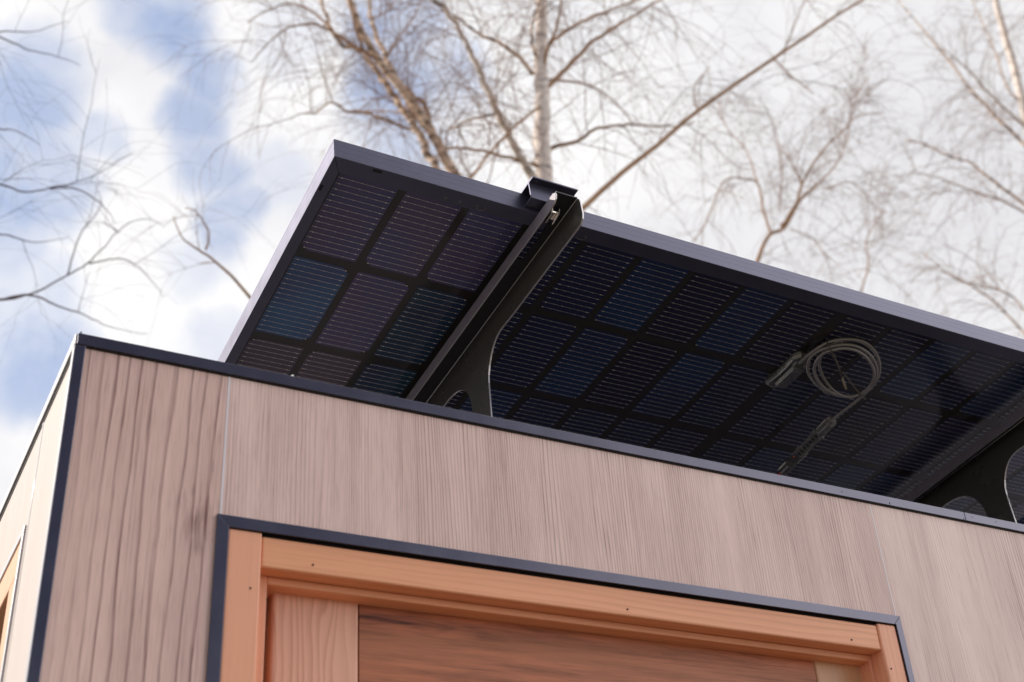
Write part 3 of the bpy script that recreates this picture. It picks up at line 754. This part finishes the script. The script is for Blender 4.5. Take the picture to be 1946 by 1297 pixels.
# pale birch at the right edge
birch('pale birch with white stems leaning in at the upper right edge', 9.0,
      Z8([(1240, -300), (1262, -140), (1280, 0), (1310, 110), (1350, 250), (1389, 420), (1440, 640), (1490, 860)]), .085,
      [(Z8([(1470, 640), (1389, 550), (1280, 440), (1180, 330), (1040, 150), (960, 60), (900, -20)]), .035, .008, md_),
       (Z8([(1440, 830), (1389, 775), (1250, 670), (1190, 620), (1100, 590), (1000, 545), (940, 530)]), .030, .008, md_),
       (Z8([(1410, 500), (1370, 460), (1280, 380), (1200, 290), (1160, 250), (1090, 190)]), .030, .010, wh_),
       (Z8([(1389, 390), (1330, 340), (1280, 200), (1220, 60), (1180, -20)]), .022, .008, md_),
       (Z8([(1450, 1350), (1389, 1265), (1280, 1150), (1180, 1080), (1090, 1030), (1010, 960)]), .022, .007, md_),
       (Z8([(1420, 1220), (1350, 1130), (1250, 1090), (1120, 1060)]), .016, .006, md_),
       (Z8([(1400, 810), (1300, 760), (1180, 720), (1080, 680), (960, 650)]), .018, .006, br_)], 4.4, wh_, (.8, 2.2), .007, kid=(5, 10))
# bare tree left of the cabin: its branches reach in from the left edge
birch('bare tree left of the cabin reaching thin dark branches in from the left edge', 4.0,
      [(-330, -300), (-325, 0), (-315, 300), (-300, 600), (-285, 900)], .09,
      [(Z6([(-620, 1130), (-200, 1150), (0, 1140), (120, 1115), (230, 1060), (330, 1000), (400, 930), (480, 850), (570, 835), (620, 860)]), .0065, .0011, 'twig_grey', .2, .5),
       (Z6([(0, 1138), (120, 1120), (220, 1160), (330, 1200), (430, 1245), (560, 1270)]), .006, .0011, 'twig_grey', .2, .5),
       (Z6([(260, 1040), (300, 900), (380, 780), (360, 700)]), .004, .001, 'twig_grey', .2, .5),
       (Z6([(330, 1000), (470, 985), (560, 1050), (620, 1130)]), .004, .001, 'twig_grey', .2, .5),
       (Z6([(-640, 760), (-200, 650), (0, 700), (100, 730), (200, 712), (350, 670), (500, 580)]), .0065, .0011, 'twig_grey', -.2, .5),
       (Z6([(190, 715), (300, 720), (400, 790), (440, 850)]), .005, .001, 'twig_grey', .2, .5),
       (Z6([(-640, 60), (-200, 80), (0, 140), (110, 190), (220, 215), (310, 250)]), .0065, .0012, 'twig_grey', .2, .5),
       (Z6([(-640, 420), (-150, 440), (0, 490), (60, 497), (150, 550)]), .007, .0012, 'twig_grey', .2, .5),
       (Z6([(-640, 200), (-200, 160), (0, 120), (120, 120), (260, 80)]), .0065, .0011, 'twig_grey', .2, .5),
       (Z6([(-640, 980), (-200, 900), (0, 890), (130, 920), (260, 900)]), .0065, .0011, 'twig_grey', .2, .5)], 2.0, 'twig_grey', (.3, .9), .0027, .12, kid=(3, 7), tw='twig_grey')
# thin branch from behind the panel's left edge
birch('slender birch whose thin kinked branch shows just left of the solar panel', 4.0,
      Z6([(655, 820), (690, 900), (740, 940), (800, 980), (880, 1050), (945, 1125), (1010, 1200)]), .010,
      [(Z6([(780, 950), (790, 880), (740, 800), (700, 790)]), .006, .002, br_), (Z6([(880, 1050), (820, 1000), (760, 1000)]), .004, .002, br_)], 2.2, br_, (.2, .5), .003, tip=.25)

# ------------------------------------------------------------------ world: Nishita sky with broken white cloud
SUN_EL, SUN_AZ = RAD(27), RAD(143)     # azimuth counted from +x towards +y
sdir = Vector((math.cos(SUN_EL) * math.cos(SUN_AZ), math.cos(SUN_EL) * math.sin(SUN_AZ), math.sin(SUN_EL)))
w = bpy.data.worlds.new('World'); sc.world = w; w.use_nodes = True
nt = w.node_tree; bg = nt.nodes['Background']
sky = N(nt, 'ShaderNodeTexSky', sky_type='NISHITA'); sky.sun_disc = False
sky.sun_elevation = SUN_EL; sky.sun_rotation = RAD(90) - SUN_AZ
sky.air_density = 1.0; sky.dust_density = 1.5
tc = N(nt, 'ShaderNodeTexCoord'); dirv = tc.outputs['Generated']
# warp the direction a little so cloud edges are ragged
def nvec(scale, amp, detail=4):
    n = N(nt, 'ShaderNodeTexNoise'); n.inputs['Scale'].default_value = scale; n.inputs['Detail'].default_value = detail; n.inputs['Roughness'].default_value = .55
    L(nt, dirv, n.inputs['Vector'])
    s = N(nt, 'ShaderNodeVectorMath', operation='SUBTRACT'); L(nt, n.outputs['Color'], s.inputs[0]); s.inputs[1].default_value = (.5, .5, .5)
    m = N(nt, 'ShaderNodeVectorMath', operation='SCALE'); L(nt, s.outputs[0], m.inputs[0]); m.inputs['Scale'].default_value = amp
    return m.outputs[0]
ad = N(nt, 'ShaderNodeVectorMath', operation='ADD'); L(nt, dirv, ad.inputs[0]); L(nt, nvec(14, .07, 7), ad.inputs[1])
nz = N(nt, 'ShaderNodeVectorMath', operation='NORMALIZE'); L(nt, ad.outputs[0], nz.inputs[0])
holes = [(40, 330, 95, 1.), (30, 200, 100, .9), (70, 120, 60, .7), (10, 560, 100, .6), (60, 690, 90, .9), (0, 460, 70, .7), (330, 40, 75, 1.), (270, 10, 60, .8), (395, 130, 60, .9), (375, 230, 55, .85), (405, 320, 55, .85), (440, 410, 55, .8), (200, 275, 40, .7),
         (760, 150, 85, 1.), (720, 60, 70, .9), (800, 60, 60, .8), (770, 250, 70, .6), (860, 130, 60, .7), (520, 330, 60, .35), (560, 60, 60, .3), (380, 500, 50, .35), (410, 640, 50, .4)]
acc = None
for u, v, r, s in holes:
    d = ray(u, v).normalized()
    dp = N(nt, 'ShaderNodeVectorMath', operation='DOT_PRODUCT'); L(nt, nz.outputs[0], dp.inputs[0]); dp.inputs[1].default_value = d
    a = r * 1.62 / FPX
    mr = N(nt, 'ShaderNodeMapRange', interpolation_type='SMOOTHSTEP'); L(nt, dp.outputs['Value'], mr.inputs[0])
    mr.inputs[1].default_value = math.cos(a); mr.inputs[2].default_value = math.cos(a * .18); mr.inputs[3].default_value = 0; mr.inputs[4].default_value = s
    acc = mr.outputs[0] if acc is None else math_n(nt, 'MAXIMUM', acc, mr.outputs[0])
# behind the photographer: a clear blue gap, with brighter sunlit cloud further round to the right
def adir(az, el): return Vector((math.cos(RAD(az)) * math.cos(RAD(el)), math.sin(RAD(az)) * math.cos(RAD(el)), math.sin(RAD(el))))
def around(vec, d, a0, a1, v0, v1):
    dp = N(nt, 'ShaderNodeVectorMath', operation='DOT_PRODUCT'); L(nt, vec, dp.inputs[0]); dp.inputs[1].default_value = d
    mr = N(nt, 'ShaderNodeMapRange', interpolation_type='SMOOTHSTEP'); L(nt, dp.outputs['Value'], mr.inputs[0])
    mr.inputs[1].default_value = math.cos(RAD(a0)); mr.inputs[2].default_value = math.cos(RAD(a1)); mr.inputs[3].default_value = v0; mr.inputs[4].default_value = v1
    return mr.outputs[0]
ad2 = N(nt, 'ShaderNodeVectorMath', operation='ADD'); L(nt, dirv, ad2.inputs[0]); L(nt, nvec(3, .25), ad2.inputs[1])
nz2 = N(nt, 'ShaderNodeVectorMath', operation='NORMALIZE'); L(nt, ad2.outputs[0], nz2.inputs[0])
clear = around(nz2.outputs[0], adir(-92, 34), 44, 18, 0, 1)
gain = around(dirv, adir(-34, 28), 46, 10, 1, 2.9)
far = noise(nt, nz.outputs[0], 2.6, 5, .55)
outside = around(dirv, ray(973, 400).normalized(), 26, 40, 1, 0)
outside = math_n(nt, 'SUBTRACT', 1.0, outside)
fh = ramp(nt, far, [(.36, .9), (.52, 0.)])
fh = math_n(nt, 'MULTIPLY', fh, math_n(nt, 'SUBTRACT', 1.0, around(dirv, adir(-36, 27), 60, 35, 0, 1)))
hole = math_n(nt, 'MAXIMUM', acc, math_n(nt, 'MULTIPLY', fh, outside))
wisp = noise(nt, dirv, 17, 6, .62)
hole = math_n(nt, 'MULTIPLY', hole, ramp(nt, wisp, [(.34, .6), (.6, 1.)]))
shade = ramp(nt, noise(nt, nz.outputs[0], 6, 4, .55), [(.34, (6.7, 6.7, 7.0)), (.62, (8.5, 8.4, 8.4))])
dull = around(dirv, ray(1700, 420).normalized(), 16, 4, 0, .55)
shade = mixc(nt, dull, shade, (6.4, 6.35, 6.55))
cl = N(nt, 'ShaderNodeVectorMath', operation='SCALE'); L(nt, shade, cl.inputs[0]); L(nt, gain, cl.inputs['Scale'])
veil = mixc(nt, .66, sky.outputs[0], (4.3, 5.2, 7.5))
c1 = mixc(nt, hole, cl.outputs[0], veil)
deep = mixc(nt, .45, sky.outputs[0], (2.6, 2.2, 3.1))
L(nt, mixc(nt, clear, c1, deep), bg.inputs['Color'])
bg.inputs['Strength'].default_value = .10

sun = bpy.data.lights.new('sun', 'SUN'); sun.energy = 3.6; sun.angle = RAD(.6); sun.color = (1, .92, .83)
so = bpy.data.objects.new('sun', sun); col.objects.link(so)
so.rotation_euler = (-sdir).to_track_quat('-Z', 'Y').to_euler()

# ------------------------------------------------------------------ camera
cd = bpy.data.cameras.new('camera'); co = bpy.data.objects.new('camera', cd); col.objects.link(co)
mw = Matrix.Identity(4)
for i in range(3):
    mw[i][0] = RR[0][i]; mw[i][1] = -RR[1][i]; mw[i][2] = -RR[2][i]; mw[i][3] = CAM[i]
co.matrix_world = mw
cd.sensor_fit = 'HORIZONTAL'; cd.sensor_width = 36; cd.lens = FPX / 1946 * 36
cd.clip_start = .05; cd.clip_end = 2000
cd.dof.use_dof = True; cd.dof.focus_distance = 1.72; cd.dof.aperture_fstop = 6.0; cd.dof.aperture_blades = 0
sc.camera = co
sc.cycles.denoising_input_passes = 'RGB_ALBEDO_NORMAL'; sc.cycles.denoising_prefilter = 'ACCURATE'
sc.view_settings.view_transform = 'Standard'; sc.view_settings.look = 'None'; sc.view_settings.exposure = .32; sc.view_settings.gamma = 1
